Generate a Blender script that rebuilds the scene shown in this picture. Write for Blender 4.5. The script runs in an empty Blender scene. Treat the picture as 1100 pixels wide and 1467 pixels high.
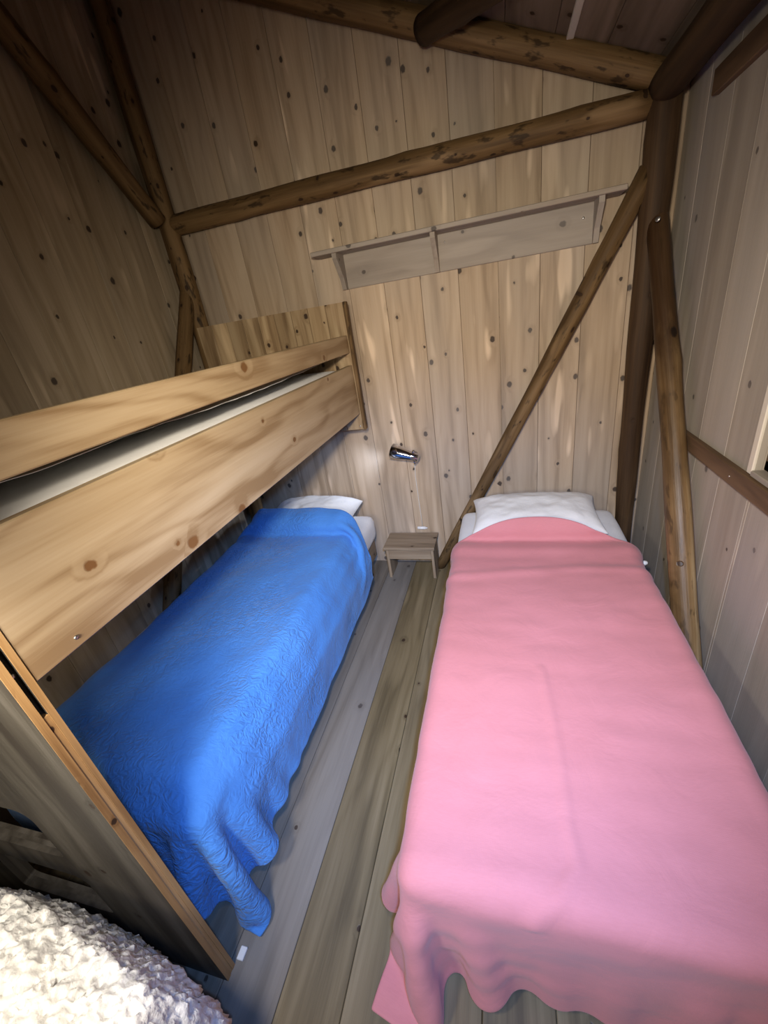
import bpy, bmesh, math, random
import numpy as np
from mathutils import Vector, Matrix, noise
random.seed(7)
np.random.seed(7)
SC = bpy.context.scene
COL = SC.collection

# ------------------------------------------------------------------ camera
CAM = Vector((0.0, 0.0, 1.72))
ax_r = Vector((0.9595759628514993, 0.24094668859330165, -0.14546018277707756))
ax_d = Vector((-0.022794055240629302, -0.44859653966549856, -0.8934436611481599))
ax_f = Vector((-0.28052522625123294, 0.8606426888413468, -0.4249703043515291))
cd = bpy.data.cameras.new('camera')
cd.sensor_fit = 'HORIZONTAL'; cd.sensor_width = 36.0
cd.lens = 587.44 / 1100 * 36.0
cd.clip_start = 0.02
cam = bpy.data.objects.new('camera', cd); COL.objects.link(cam)
up, bk = -ax_d, -ax_f
cam.matrix_world = Matrix(((ax_r.x, up.x, bk.x, CAM.x), (ax_r.y, up.y, bk.y, CAM.y), (ax_r.z, up.z, bk.z, CAM.z), (0, 0, 0, 1)))
SC.camera = cam

# ------------------------------------------------------------------ world, lights, exposure
w = bpy.data.worlds.new('world'); SC.world = w; w.use_nodes = True
w.node_tree.nodes['Background'].inputs[0].default_value = (0.010, 0.012, 0.016, 1)   # night outside
w.node_tree.nodes['Background'].inputs[1].default_value = 1.0

def add_light(name, kind, loc, energy, color, target=None, **kw):
    d = bpy.data.lights.new(name, kind); d.energy = energy; d.color = color
    for k, v in kw.items(): setattr(d, k, v)
    o = bpy.data.objects.new(name, d); COL.objects.link(o); o.location = loc
    if target is not None:
        o.rotation_euler = (Vector(target) - Vector(loc)).to_track_quat('-Z', 'Y').to_euler()
    return o
# a cool hand torch held up beside the camera, and added warm fill spots without fixtures around and behind it
add_light('hand_torch_light', 'SPOT', (0.08, -0.05, 1.84), 205, (0.20, 0.43, 1.0), target=(-0.26, 1.20, 0.45),
          spot_size=math.radians(84), spot_blend=1.0, shadow_soft_size=0.03)
add_light('near_fill_light', 'SPOT', (-0.68, -0.02, 1.45), 34, (1.0, 0.91, 0.79), target=(-0.62, 0.75, 0.35),
          spot_size=math.radians(164), spot_blend=1.0, shadow_soft_size=0.08)  # added fill above the fleece throw, no lamp stands here
add_light('wall_fill_light', 'SPOT', (-0.08, 0.12, 1.94), 150, (1.0, 0.88, 0.70), target=(-0.30, 2.6, 0.62),
          spot_size=math.radians(117), spot_blend=1.0, shadow_soft_size=0.06)  # added fill for the back wall and the far bed ends
add_light('rear_fill_light', 'SPOT', (-0.15, -1.10, 2.00), 85, (1.0, 0.86, 0.68), target=(-0.42, 1.6, 0.50),
          spot_size=math.radians(110), spot_blend=1.0, shadow_soft_size=0.25)  # added soft general fill from behind the camera
SC.view_settings.view_transform = 'Standard'
SC.view_settings.look = 'None'
SC.view_settings.gamma = 1.0
SC.view_settings.use_curve_mapping = False
SC.view_settings.exposure = 0.0

# ------------------------------------------------------------------ node helpers
class NT:
    def __init__(s, name):
        s.m = bpy.data.materials.new(name); s.m.use_nodes = True
        s.t = s.m.node_tree; s.b = s.t.nodes['Principled BSDF']
    def n(s, typ, **kw):
        nd = s.t.nodes.new(typ)
        for k, v in kw.items():
            if k.startswith('i_'):
                key = k[2:]; key = int(key) if key.isdigit() else key.replace('_', ' ')
                s.set(nd.inputs[key], v)
            else: setattr(nd, k, v)
        return nd
    def set(s, sock, v):
        if isinstance(v, bpy.types.NodeSocket): s.t.links.new(v, sock)
        else: sock.default_value = v
    def math(s, op, a, b=None, c=None, clamp=False):
        nd = s.t.nodes.new('ShaderNodeMath'); nd.operation = op; nd.use_clamp = clamp
        for i, v in enumerate((a, b, c)):
            if v is not None: s.set(nd.inputs[i], v)
        return nd.outputs[0]
    def mix(s, f, a, b, typ='MIX'):
        nd = s.t.nodes.new('ShaderNodeMix'); nd.data_type = 'RGBA'; nd.blend_type = typ
        s.set(nd.inputs[0], f); s.set(nd.inputs[6], a); s.set(nd.inputs[7], b)
        return nd.outputs[2]
    def ramp(s, f, stops):
        nd = s.t.nodes.new('ShaderNodeValToRGB'); e = nd.color_ramp.elements
        while len(e) < len(stops): e.new(0.5)
        for el, (p, c) in zip(e, stops):
            el.position = p; el.color = (c, c, c, 1) if not hasattr(c, '__len__') else (*c, 1)
        s.set(nd.inputs[0], f); return nd.outputs[0]
    def noise(s, vec, scale, detail=2, rough=0.5, dist=0.0):
        nd = s.n('ShaderNodeTexNoise', i_Vector=vec, i_Scale=scale, i_Detail=detail, i_Roughness=rough, i_Distortion=dist)
        return nd.outputs[0]
    def vscale(s, vec, xyz):
        nd = s.t.nodes.new('ShaderNodeVectorMath'); nd.operation = 'MULTIPLY'
        s.set(nd.inputs[0], vec); nd.inputs[1].default_value = xyz; return nd.outputs[0]
    def bump(s, h, strength, dist):
        nd = s.n('ShaderNodeBump', i_Strength=strength, i_Distance=dist, i_Height=h)
        s.t.links.new(nd.outputs[0], s.b.inputs['Normal']); return nd
    def out(s, color, rough=0.6, spec=0.4, **kw):
        s.set(s.b.inputs['Base Color'], color); s.set(s.b.inputs['Roughness'], rough)
        s.set(s.b.inputs['Specular IOR Level'], spec)
        for k, v in kw.items(): s.set(s.b.inputs[k.replace('_', ' ')], v)
        return s.m

def wood(name, dark, mid, light, knot=(0.035, 0.018, 0.009), streak=0.5, rough=0.6, spec=0.35, tint=0.18,
         grain=1.0, knot_amount=0.6, grey=0.0, bump=0.35, cathedral=0.6, knot_scale=6.0, knot_r=0.009, end_tone=None, patches=0.0):
    """board wood; the 'wc' attribute holds metres along the grain, across it, and through it"""
    s = NT(name)
    at = s.n('ShaderNodeAttribute', attribute_name='wc'); v = at.outputs['Vector']
    rnd = s.n('ShaderNodeObjectInfo').outputs['Random']
    sep = s.n('ShaderNodeSeparateXYZ', i_Vector=v)
    across = s.math('ADD', sep.outputs[1], sep.outputs[2])
    # knots, cell by cell on the board face
    cv = s.n('ShaderNodeCombineXYZ', i_X=s.math('MULTIPLY', sep.outputs[0], knot_scale * 0.8), i_Y=s.math('MULTIPLY', across, knot_scale)).outputs[0]
    vor = s.n('ShaderNodeTexVoronoi', voronoi_dimensions='2D', feature='F1', i_Vector=cv, i_Scale=1.0, i_Randomness=1.0)
    sc = s.n('ShaderNodeSeparateColor', i_Color=vor.outputs['Color'])
    on = s.math('LESS_THAN', sc.outputs[0], knot_amount)
    kr = s.math('MULTIPLY_ADD', sc.outputs[1], 0.9, 0.45)          # knots differ in size
    kd = s.math('ADD', vor.outputs['Distance'], s.math('MULTIPLY', s.math('SUBTRACT', s.noise(v, 75.0, 3), 0.5), 0.055))
    kd = s.math('DIVIDE', kd, s.math('MULTIPLY', kr, knot_r * knot_scale))
    halo = s.math('MULTIPLY', s.ramp(s.math('MULTIPLY', kd, 0.25), [(0.22, 1.0), (0.80, 0.0)]), on)
    core = s.math('MULTIPLY', s.ramp(s.math('MULTIPLY', kd, 0.25), [(0.20, 1.0), (0.30, 0.0)]), on)
    # grain
    warp = s.noise(s.vscale(v, (1.1, 4.0, 4.0)), 1.0, 2)
    fine = s.noise(s.vscale(v, (5.0, 150.0, 150.0)), 1.0, 3, 0.6)
    mids = s.noise(s.vscale(v, (0.8, 13.0, 13.0)), 1.0, 3, 0.5, 0.5)
    ph = s.math('ADD', s.math('MULTIPLY', across, 95.0 * grain), s.math('MULTIPLY', warp, 30.0))
    ph = s.math('ADD', ph, s.math('MULTIPLY', halo, 5.0))
    ring = s.math('POWER', s.math('MULTIPLY_ADD', s.math('SINE', ph), 0.5, 0.5), 2.5)
    f = s.math('ADD', s.math('MULTIPLY', mids, 0.80), s.math('MULTIPLY', fine, 0.20))
    f = s.math('SUBTRACT', f, s.math('MULTIPLY', ring, 0.12 * cathedral))
    col = s.ramp(f, [(0.31, dark), (0.47, mid), (0.64, light)])
    # pale flecked streaks
    st = s.noise(s.vscale(v, (2.6, 16.0, 16.0)), 1.0, 1.0, 0.4)
    st2 = s.noise(s.vscale(v, (1.2, 3.0, 3.0)), 1.0, 1.0)
    st = s.math('MULTIPLY', s.ramp(st, [(0.60, 0.0), (0.70, 1.0)]), s.math('MULTIPLY', s.ramp(st2, [(0.45, 0.0), (0.6, 1.0)]), streak))
    col = s.mix(st, col, tuple(min(1, c * 1.45 + 0.03) for c in light) + (1,))
    col = s.mix(s.math('MULTIPLY', halo, 0.40), col, (*dark, 1))
    col = s.mix(s.math('MULTIPLY', core, 0.96), col, (*knot, 1))
    if end_tone:     # colour deepens towards one end of the timber
        a0, a1, mul = end_tone
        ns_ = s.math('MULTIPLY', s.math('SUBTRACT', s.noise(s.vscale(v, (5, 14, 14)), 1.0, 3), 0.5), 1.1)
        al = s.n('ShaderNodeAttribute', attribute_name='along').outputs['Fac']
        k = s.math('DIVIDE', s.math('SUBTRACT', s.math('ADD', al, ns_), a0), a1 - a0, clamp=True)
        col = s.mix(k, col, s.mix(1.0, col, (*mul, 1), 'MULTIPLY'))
    if patches:   # bark scraps and scuffs
        pm = s.math('MULTIPLY', s.ramp(s.noise(s.vscale(v, (9, 26, 26)), 1.0, 3, 0.6), [(0.58, 0.0), (0.66, 1.0)]), patches)
        col = s.mix(pm, col, tuple(c * 0.3 for c in dark) + (1,))
    # weathering and board-to-board tint
    wea = s.noise(s.vscale(v, (0.9, 2.0, 2.0)), 1.0, 2)
    g = s.math('MULTIPLY', s.ramp(wea, [(0.35, 0.0), (0.7, 1.0)]), grey)
    lum = sum(mid) / 3
    col = s.mix(g, col, (lum * 1.02, lum * 0.99, lum * 0.95, 1))
    tv = s.math('MULTIPLY_ADD', rnd, 2 * tint, 1 - tint)
    cc = s.n('ShaderNodeCombineColor'); [s.set(cc.inputs[i], tv) for i in range(3)]
    col = s.mix(1.0, col, cc.outputs[0], 'MULTIPLY')
    h = s.math('SUBTRACT', s.math('ADD', s.math('MULTIPLY', fine, 0.5), s.math('MULTIPLY', mids, 0.4)), s.math('MULTIPLY', core, 0.8))
    s.bump(h, bump, 0.003)
    return s.out(col, s.math('MULTIPLY_ADD', fine, 0.2, rough - 0.1), spec)

def plain(name, c, rough=0.5, metal=0.0, spec=0.5, bump=None):
    s = NT(name)
    if bump:
        tc = s.n('ShaderNodeTexCoord').outputs['Object']
        s.bump(s.noise(tc, bump[0], 3), bump[1], bump[2])
    s.b.inputs['Metallic'].default_value = metal
    return s.out((*c, 1), rough, spec)

def fabric(name, c, c2, weave=900.0, wr_scale=6.0, wr=0.5, wr_dist=0.01, rough=0.9, crinkle=0.0):
    s = NT(name)
    tc = s.n('ShaderNodeAttribute', attribute_name='wc').outputs['Vector']
    big = s.noise(tc, 3.0, 3, 0.55)
    wv = s.n('ShaderNodeTexWave', wave_type='BANDS', bands_direction='X', i_Vector=tc, i_Scale=weave / 6.28, i_Distortion=1.5).outputs[0]
    wv2 = s.n('ShaderNodeTexWave', wave_type='BANDS', bands_direction='Y', i_Vector=tc, i_Scale=weave / 6.28, i_Distortion=1.5).outputs[0]
    th = s.math('MULTIPLY', s.math('ADD', wv, wv2), 0.5)
    slub = s.noise(s.vscale(tc, (60, 380, 60)), 1.0, 2)
    col = s.mix(s.ramp(s.math('ADD', s.math('MULTIPLY', big, 0.7), s.math('MULTIPLY', slub, 0.3)), [(0.35, 0.0), (0.65, 1.0)]), (*c, 1), (*c2, 1))
    wrk = s.noise(tc, wr_scale, 4, 0.55, 0.8)
    h = s.math('ADD', s.math('MULTIPLY', wrk, 1.0), s.math('MULTIPLY', th, 0.03))
    if crinkle:
        v = s.noise(tc, 26.0, 2, 0.45, 1.4)
        rid = s.math('SUBTRACT', 1.0, s.math('MULTIPLY', s.math('ABSOLUTE', s.math('SUBTRACT', v, 0.5)), 5.0), clamp=True)
        msk = s.ramp(s.noise(tc, 2.2, 1), [(0.40, 0.12), (0.62, 1.0)])
        h = s.math('ADD', h, s.math('MULTIPLY', s.math('MULTIPLY', rid, msk), crinkle))
    s.bump(h, wr, wr_dist)
    s.b.inputs['Sheen Weight'].default_value = 0.15
    s.b.inputs['Sheen Roughness'].default_value = 0.5
    return s.out(col, rough, 0.2)

M = {}
M['wall'] = wood('pale_pine_boards', (0.310, 0.224, 0.142), (0.440, 0.330, 0.222), (0.520, 0.405, 0.285), tint=0.14, grey=0.35, streak=0.85, knot_amount=0.66, knot_scale=5.5, knot_r=0.0105)
M['wall_l'] = wood('brown_pine_boards', (0.290, 0.222, 0.142), (0.400, 0.315, 0.208), (0.500, 0.405, 0.290), tint=0.12, grey=0.2, streak=0.9, knot_amount=0.58, knot_scale=4.8, knot_r=0.0105)
M['wall_r'] = wood('grey_weathered_boards', (0.290, 0.245, 0.190), (0.375, 0.325, 0.258), (0.450, 0.395, 0.325), tint=0.10, grey=0.6, streak=0.3, knot_amount=0.25, cathedral=0.2)
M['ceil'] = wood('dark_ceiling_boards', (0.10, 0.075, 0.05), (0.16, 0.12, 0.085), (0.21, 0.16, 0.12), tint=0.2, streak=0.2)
M['floor'] = wood('worn_floor_boards', (0.100, 0.074, 0.036), (0.172, 0.130, 0.066), (0.235, 0.182, 0.100), tint=0.14, grey=0.12, streak=0.3, knot_amount=0.5, rough=0.5, knot_scale=5.0)
M['floor_p'] = wood('pale_grey_floor_board', (0.145, 0.120, 0.090), (0.210, 0.181, 0.146), (0.262, 0.232, 0.192), tint=0.05, grey=0.6, streak=0.25, knot_amount=0.35, rough=0.6)  # paler, greyer tone for two boards beside the blue bed
M['log'] = wood('varnished_brown_log', (0.062, 0.035, 0.014), (0.125, 0.074, 0.030), (0.215, 0.135, 0.060), streak=0.45, rough=0.65, spec=0.25, tint=0.15, knot_amount=0.75, cathedral=0.3, bump=0.8, knot_scale=7.0, patches=0.75)
M['log_d'] = wood('dark_stained_log', (0.022, 0.012, 0.006), (0.048, 0.027, 0.013), (0.085, 0.050, 0.024), streak=0.25, rough=0.65, spec=0.2, tint=0.1, knot_amount=0.6, cathedral=0.3, bump=0.6)
M['log_y'] = wood('golden_peeled_log', (0.13, 0.075, 0.028), (0.25, 0.155, 0.065), (0.42, 0.30, 0.155), streak=0.8, rough=0.45, spec=0.4, tint=0.05, end_tone=(0.55, 1.75, (0.16, 0.12, 0.10)), knot_amount=0.85, cathedral=0.3, bump=0.8, knot_scale=7.0, knot_r=0.015, patches=0.6)
M['pine'] = wood('golden_pine', (0.260, 0.172, 0.088), (0.400, 0.298, 0.178), (0.475, 0.372, 0.242), knot=(0.16, 0.075, 0.025), streak=0.12, tint=0.05, grain=0.7, cathedral=1.0, knot_amount=0.50, rough=0.45, spec=0.4, bump=0.2, knot_scale=5.3, knot_r=0.013)
M['pine_k'] = wood('knotty_headboard_pine', (0.180, 0.115, 0.058), (0.320, 0.225, 0.125), (0.440, 0.330, 0.200), streak=0.5, tint=0.18, knot_amount=0.85, cathedral=0.7, knot_scale=7.0)
M['grey_wood'] = wood('grey_worn_panel', (0.032, 0.026, 0.020), (0.066, 0.058, 0.045), (0.112, 0.101, 0.084), tint=0.05, grey=0.35, streak=0.25, knot_amount=0.6, cathedral=0.7)
M['edge'] = wood('orange_panel_edge', (0.22, 0.115, 0.040), (0.40, 0.235, 0.095), (0.52, 0.34, 0.16), tint=0.03, streak=0.2, knot_amount=0.5, knot_scale=9)
M['rail_d'] = wood('dark_brown_rail', (0.060, 0.036, 0.020), (0.110, 0.066, 0.036), (0.16, 0.10, 0.056), tint=0.06, streak=0.2, knot_amount=0.4)
M['stool'] = wood('brown_stool_wood', (0.17, 0.125, 0.08), (0.28, 0.21, 0.14), (0.37, 0.29, 0.20), tint=0.1, streak=0.3)
M['shelf'] = wood('grey_pine_shelf', (0.250, 0.205, 0.165), (0.315, 0.265, 0.215), (0.39, 0.335, 0.28), tint=0.05, grey=0.5, streak=0.25, knot_amount=0.35)
M['cream'] = plain('cream_paint', (0.66, 0.62, 0.54), 0.55)
M['glass'] = plain('dark_night_glass', (0.012, 0.012, 0.012), 0.06, 0.0, 0.6)
M['chrome'] = plain('polished_chrome', (0.60, 0.60, 0.64), 0.12, 1.0)
M['steel'] = plain('galvanised_steel', (0.55, 0.55, 0.54), 0.32, 1.0)
M['white_p'] = plain('white_plastic', (0.80, 0.80, 0.78), 0.35)
M['black'] = plain('black_rubber', (0.015, 0.015, 0.015), 0.6)
M['pink'] = fabric('coral_pink_blanket', (0.550, 0.208, 0.212), (0.600, 0.232, 0.243), wr_scale=7.0, wr=0.25, wr_dist=0.02)
M['blue'] = fabric('sky_blue_blanket', (0.062, 0.225, 0.610), (0.085, 0.275, 0.680), wr_scale=8.0, wr=0.42, wr_dist=0.02, crinkle=0.8)
M['sheet'] = fabric('white_cotton_sheet', (0.72, 0.72, 0.72), (0.78, 0.78, 0.77), wr_scale=7.0, wr=0.35, wr_dist=0.02)
M['pillow'] = fabric('white_pillow_cotton', (0.74, 0.73, 0.69), (0.80, 0.79, 0.76), wr_scale=9.0, wr=0.30, wr_dist=0.02)
M['fleece'] = plain('white_curly_fleece', (0.93, 0.92, 0.88), 0.95, 0, 0.1, (140, 0.6, 0.004))

# ------------------------------------------------------------------ object helpers
def tag(o, label=None, cat=None, group=None, kind=None):
    if label: o['label'] = label
    if cat: o['category'] = cat
    if group: o['group'] = group
    if kind: o['kind'] = kind
    return o
def empty(name, loc=(0, 0, 0)):
    o = bpy.data.objects.new(name, None); COL.objects.link(o); o.location = loc; o.empty_display_size = 0.1
    return o
def wpos(o):
    p = Vector(o.location)
    while o.parent: o = o.parent; p += Vector(o.location)
    return p
def mk(name, verts, faces, mat, parent=None, wc=None, smooth=False):
    """world-space verts -> one mesh object whose origin sits at its own base"""
    V = np.asarray(verts, float)
    lo, hi = V.min(0), V.max(0)
    org = np.array([(lo[0] + hi[0]) / 2, (lo[1] + hi[1]) / 2, lo[2]])
    me = bpy.data.meshes.new(name)
    me.from_pydata((V - org).tolist(), [], [tuple(f) for f in faces]); me.update()
    bm = bmesh.new(); bm.from_mesh(me); bmesh.ops.recalc_face_normals(bm, faces=bm.faces); bm.to_mesh(me); bm.free()
    a = me.attributes.new('wc', 'FLOAT_VECTOR', 'POINT')
    a.data.foreach_set('vector', np.asarray(wc if wc is not None else V, np.float32).ravel())
    if smooth: me.polygons.foreach_set('use_smooth', [True] * len(me.polygons))
    me.materials.append(mat if not isinstance(mat, str) else M[mat])
    o = bpy.data.objects.new(name, me); COL.objects.link(o)
    if parent is not None:
        o.parent = parent; org = org - np.array(wpos(parent))
    o.location = org
    return o
def wcoord(V, axis, off=None):
    """grain coordinates: axis = index of the grain direction"""
    V = np.asarray(V, float); oth = [i for i in range(3) if i != axis]
    off = np.random.rand(3) * 40 if off is None else off
    return np.stack([V[:, axis], V[:, oth[0]], V[:, oth[1]]], 1) + off

def box_vf(lo, hi, c=0.003):
    """box with chamfered edges (24 verts)"""
    lo, hi = np.minimum(lo, hi).astype(float), np.maximum(lo, hi).astype(float)
    c = min(c, 0.3 * float((hi - lo).min()))
    bm = bmesh.new()
    bmesh.ops.create_cube(bm, size=1.0)
    for v in bm.verts:
        v.co = Vector([(lo[i] + hi[i]) / 2 + v.co[i] * (hi[i] - lo[i]) for i in range(3)])
    if c > 0: bmesh.ops.bevel(bm, geom=bm.edges[:], offset=c, segments=1, affect='EDGES')
    bm.verts.index_update()
    V = [tuple(v.co) for v in bm.verts]; F = [tuple(v.index for v in f.verts) for f in bm.faces]; bm.free()
    return V, F
def box(name, lo, hi, mat, parent=None, axis=None, c=0.003):
    V, F = box_vf(lo, hi, c)
    if axis is None: axis = int(np.argmax(np.abs(np.array(hi) - np.array(lo))))
    return mk(name, V, F, mat, parent, wcoord(V, axis))
def boxes(name, lst, mat, parent=None, axis=0, c=0.003):
    V, F = [], []
    for lo, hi in lst:
        v, f = box_vf(lo, hi, c); n = len(V); V += v; F += [tuple(i + n for i in q) for q in f]
    return mk(name, V, F, mat, parent, wcoord(V, axis))
def plank(name, w0, w1, zl0, zl1, zr1, t, place, mat, parent, c=0.0012):
    """upright board: across w0..w1, from zl0 to zl1 / zr1 at its two edges, V-grooved; place(a, depth, z) -> world"""
    w0, w1 = w0 + 0.0009, w1 - 0.0009       # open joint between neighbours
    sec = [(w0, t), (w0, c), (w0 + c, 0), (w1 - c, 0), (w1, c), (w1, t)]
    top = lambda a: zl1 + (zr1 - zl1) * (a - w0) / (w1 - w0)
    P = [(a, d, zl0) for a, d in sec] + [(a, d, top(a)) for a, d in sec]
    V = [place(*p) for p in P]
    F = [tuple(range(6))[::-1], tuple(range(6, 12))] + [(i, (i + 1) % 6, 6 + (i + 1) % 6, 6 + i) for i in range(6)]
    off = np.random.rand(3) * 40
    wc = [(p[2] + off[0], p[0] + off[1], p[1] + off[2]) for p in P]
    return mk(name, V, F, mat, parent, wc)
def log(name, p0, p1, r0, r1, mat, parent=None, seed=0, bend=0.012, rough=0.06, ns=20, nl=26, square=0.0):
    """peeled round timber with slight bends, swellings at knots and closed ends"""
    rs = np.random.RandomState(seed); p0, p1 = np.array(p0, float), np.array(p1, float)
    L = np.linalg.norm(p1 - p0); d = (p1 - p0) / L
    u = np.cross(d, [0.3, 0.9, 0.1]); u /= np.linalg.norm(u); v = np.cross(d, u)
    b1, b2, ph = rs.uniform(-1, 1), rs.uniform(-1, 1), rs.uniform(0, 6.28, 6)
    V, WC, F = [], [], []; off = rs.rand(3) * 40
    kn = [(rs.uniform(0.05, 0.95), rs.uniform(0, 6.28)) for _ in range(int(3 + L * 3))]
    for i in range(nl + 1):
        t = i / nl
        ctr = p0 + d * L * t + (u * b1 * math.sin(math.pi * t) + v * b2 * math.sin(math.pi * 1.7 * t) * math.sin(math.pi * t)) * bend
        for j in range(ns):
            a = 2 * math.pi * j / ns
            r = (r0 + (r1 - r0) * t) * (1 + rough * 0.5 * math.sin(2 * a + ph[0] + 3 * t) + rough * 0.35 * math.sin(3 * a + ph[1] - 5 * t) + rough * 0.5 * math.sin(9 * t * L + ph[2]))
            for kt, ka in kn:
                dt = (t - kt) * L / 0.035; da = math.atan2(math.sin(a - ka), math.cos(a - ka)) / 0.6
                r *= 1 + 0.10 * math.exp(-dt * dt - da * da)
            V.append(ctr + (u * math.cos(a) + v * math.sin(a)) * r)
            WC.append((t * L + off[0], math.cos(a) * r + off[1], math.sin(a) * r + off[2]))
    for i in range(nl):
        for j in range(ns):
            F.append((i * ns + j, i * ns + (j + 1) % ns, (i + 1) * ns + (j + 1) % ns, (i + 1) * ns + j))
    F.append(tuple(range(ns))[::-1]); F.append(tuple(range(nl * ns, (nl + 1) * ns)))
    o = mk(name, V, F, mat, parent, WC, smooth=True)
    at = o.data.attributes.new('along', 'FLOAT', 'POINT'); at.data.foreach_set('value', np.repeat(np.arange(nl + 1) / nl * L, ns).astype(np.float32))
    return o
def lathe(name, p0, p1, prof, mat, parent=None, ns=24, cap=True):
    """prof: list of (t along p0-p1, radius)"""
    p0, p1 = np.array(p0, float), np.array(p1, float); d = p1 - p0; L = np.linalg.norm(d); d /= L
    u = np.cross(d, [0.31, 0.2, 0.93]); u /= np.linalg.norm(u); v = np.cross(d, u)
    V, F = [], []
    for t, r in prof:
        for j in range(ns):
            a = 2 * math.pi * j / ns; V.append(p0 + d * L * t + (u * math.cos(a) + v * math.sin(a)) * r)
    for i in range(len(prof) - 1):
        for j in range(ns): F.append((i * ns + j, i * ns + (j + 1) % ns, (i + 1) * ns + (j + 1) % ns, (i + 1) * ns + j))
    if cap: F += [tuple(range(ns))[::-1], tuple(range((len(prof) - 1) * ns, len(prof) * ns))]
    return mk(name, V, F, mat, parent, smooth=True)
def tube(name, pts, r, mat, parent=None, ns=8):
    pts = [np.array(p, float) for p in pts]; V, F = [], []
    for i, p in enumerate(pts):
        d = pts[min(i + 1, len(pts) - 1)] - pts[max(i - 1, 0)]; d /= np.linalg.norm(d)
        u = np.cross(d, [0.31, 0.93, 0.2]); u /= np.linalg.norm(u); v = np.cross(d, u)
        for j in range(ns):
            a = 2 * math.pi * j / ns; V.append(p + (u * math.cos(a) + v * math.sin(a)) * r)
    for i in range(len(pts) - 1):
        for j in range(ns): F.append((i * ns + j, i * ns + (j + 1) % ns, (i + 1) * ns + (j + 1) % ns, (i + 1) * ns + j))
    F += [tuple(range(ns))[::-1], tuple(range((len(pts) - 1) * ns, len(pts) * ns))]
    return mk(name, V, F, mat, parent, smooth=True)
def screw(parent, p, n, r=0.006, name='screw'):
    p, n = np.array(p, float), np.array(n, float)
    return lathe(name, p - n * 0.004, p + n * 0.003, [(0, r), (0.75, r), (1.0, r * 0.7)], 'steel', parent, ns=12)

# ------------------------------------------------------------------ the room
XL, XR, YB, YF = -1.95, 0.80, 2.62, -1.30
roof = lambda x: 2.775 - 0.42 * x          # underside of the sloping ceiling
PW = 0.211
# floor: boards run towards the back wall
fl = tag(mk('floor', *box_vf((XL - .05, YF - .05, -0.08), (XR + .05, YB + .05, -0.022), 0), 'floor'), 'worn brown wooden floor of long boards between the two beds', 'floor', kind='structure')
x = -0.657 - 0.19 * 7
while x < XR:
    a, b = max(x, XL), min(x + 0.19, XR)
    if b - a > 0.02:
        mat = 'floor_p' if abs(x - (-0.657 - 0.19)) < 0.01 or abs(x - (-0.657 - 0.38)) < 0.01 else 'floor'
        plank('plank', a, b, YF, YB, YB, 0.024, lambda p, d, z: (p, z, -d), mat, fl, c=0.0022)
    x += 0.19
# back wall (gable)
wb = tag(mk('wall_back', [(XL - .03, YB + .05, -.08), (XR + .03, YB + .05, -.08), (XR + .03, YB + .05, roof(XR)), (XL - .03, YB + .05, roof(XL)),
                          (XL - .03, YB + .019, -.08), (XR + .03, YB + .019, -.08), (XR + .03, YB + .019, roof(XR)), (XL - .03, YB + .019, roof(XL))],
            [(0, 1, 2, 3), (4, 5, 6, 7), (0, 1, 5, 4), (1, 2, 6, 5), (2, 3, 7, 6), (3, 0, 4, 7)], 'wall'),
         'pale knotty pine board wall behind the bed heads, rising to the sloping roof', 'wall', kind='structure')
k = -10
while k * PW < XR:
    a, b = max(k * PW, XL), min((k + 1) * PW, XR)
    if b - a > 0.02: plank('plank', a, b, -0.0, roof(a), roof(b), 0.0185, lambda p, d, z: (p, YB + d, z), 'wall', wb)
    k += 1
# left wall
wl = tag(box('wall_left', (XL - .05, YF, -.08), (XL - .019, YB + .05, roof(XL) + .02), 'wall_l', c=0), 'brown pine board wall beside the bunk, pale streaks and dark knots', 'wall', kind='structure')
y = YB
while y > YF + 0.05:
    a = max(y - 0.205, YF); plank('plank', a, y, 0, roof(XL), roof(XL), 0.0185, lambda p, d, z: (XL - d, p, z), 'wall_l', wl); y -= 0.205
# right wall with a window opening
WY0, WY1, WZ0, WZ1 = 0.62, 1.525, 1.075, 1.98
wr = tag(boxes('wall_right', [((XR + .019, YF, -.08), (XR + .05, YB + .05, WZ0)), ((XR + .019, YF, WZ1), (XR + .05, YB + .05, roof(XR) + .02)),
                              ((XR + .019, WY1, WZ0), (XR + .05, YB + .05, WZ1)), ((XR + .019, YF, WZ0), (XR + .05, WY0, WZ1))], 'wall_r', axis=2, c=0),
         'grey weathered board wall beside the pink bed', 'wall', kind='structure')
y = YB; first = True
while y > YF + 0.05:
    a = max(y - 0.222, YF)
    place = lambda p, d, z: (XR + d, p, z)
    segs = [(a, y, 0, roof(XR))]
    if a < WY1 and y > WY0:
        lo, hi = max(a, WY0), min(y, WY1)
        segs = [(lo, hi, 0, WZ0), (lo, hi, WZ1, roof(XR))]
        if a < WY0: segs.append((a, WY0, 0, roof(XR)))
        if y > WY1: segs.append((WY1, y, 0, roof(XR)))
    for s0, s1, z0, z1 in segs:
        if s1 - s0 > 0.01: plank('plank', s0, s1, z0, z1, z1, 0.0185, place, 'wall_r', wr)
    y -= 0.222
# wall behind the camera
wf = tag(box('wall_front', (XL - .03, YF - .05, -.08), (XR + .03, YF - .019, roof(XL)), 'wall', axis=2, c=0), 'pale pine board wall at the foot end of the cabin room', 'wall', kind='structure')
k = -10
while k * PW < XR:
    a, b = max(k * PW, XL), min((k + 1) * PW, XR)
    if b - a > 0.02: plank('plank', a, b, 0, roof(a), roof(b), 0.0185, lambda p, d, z: (p, YF - d, z), 'wall', wf)
    k += 1
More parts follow.
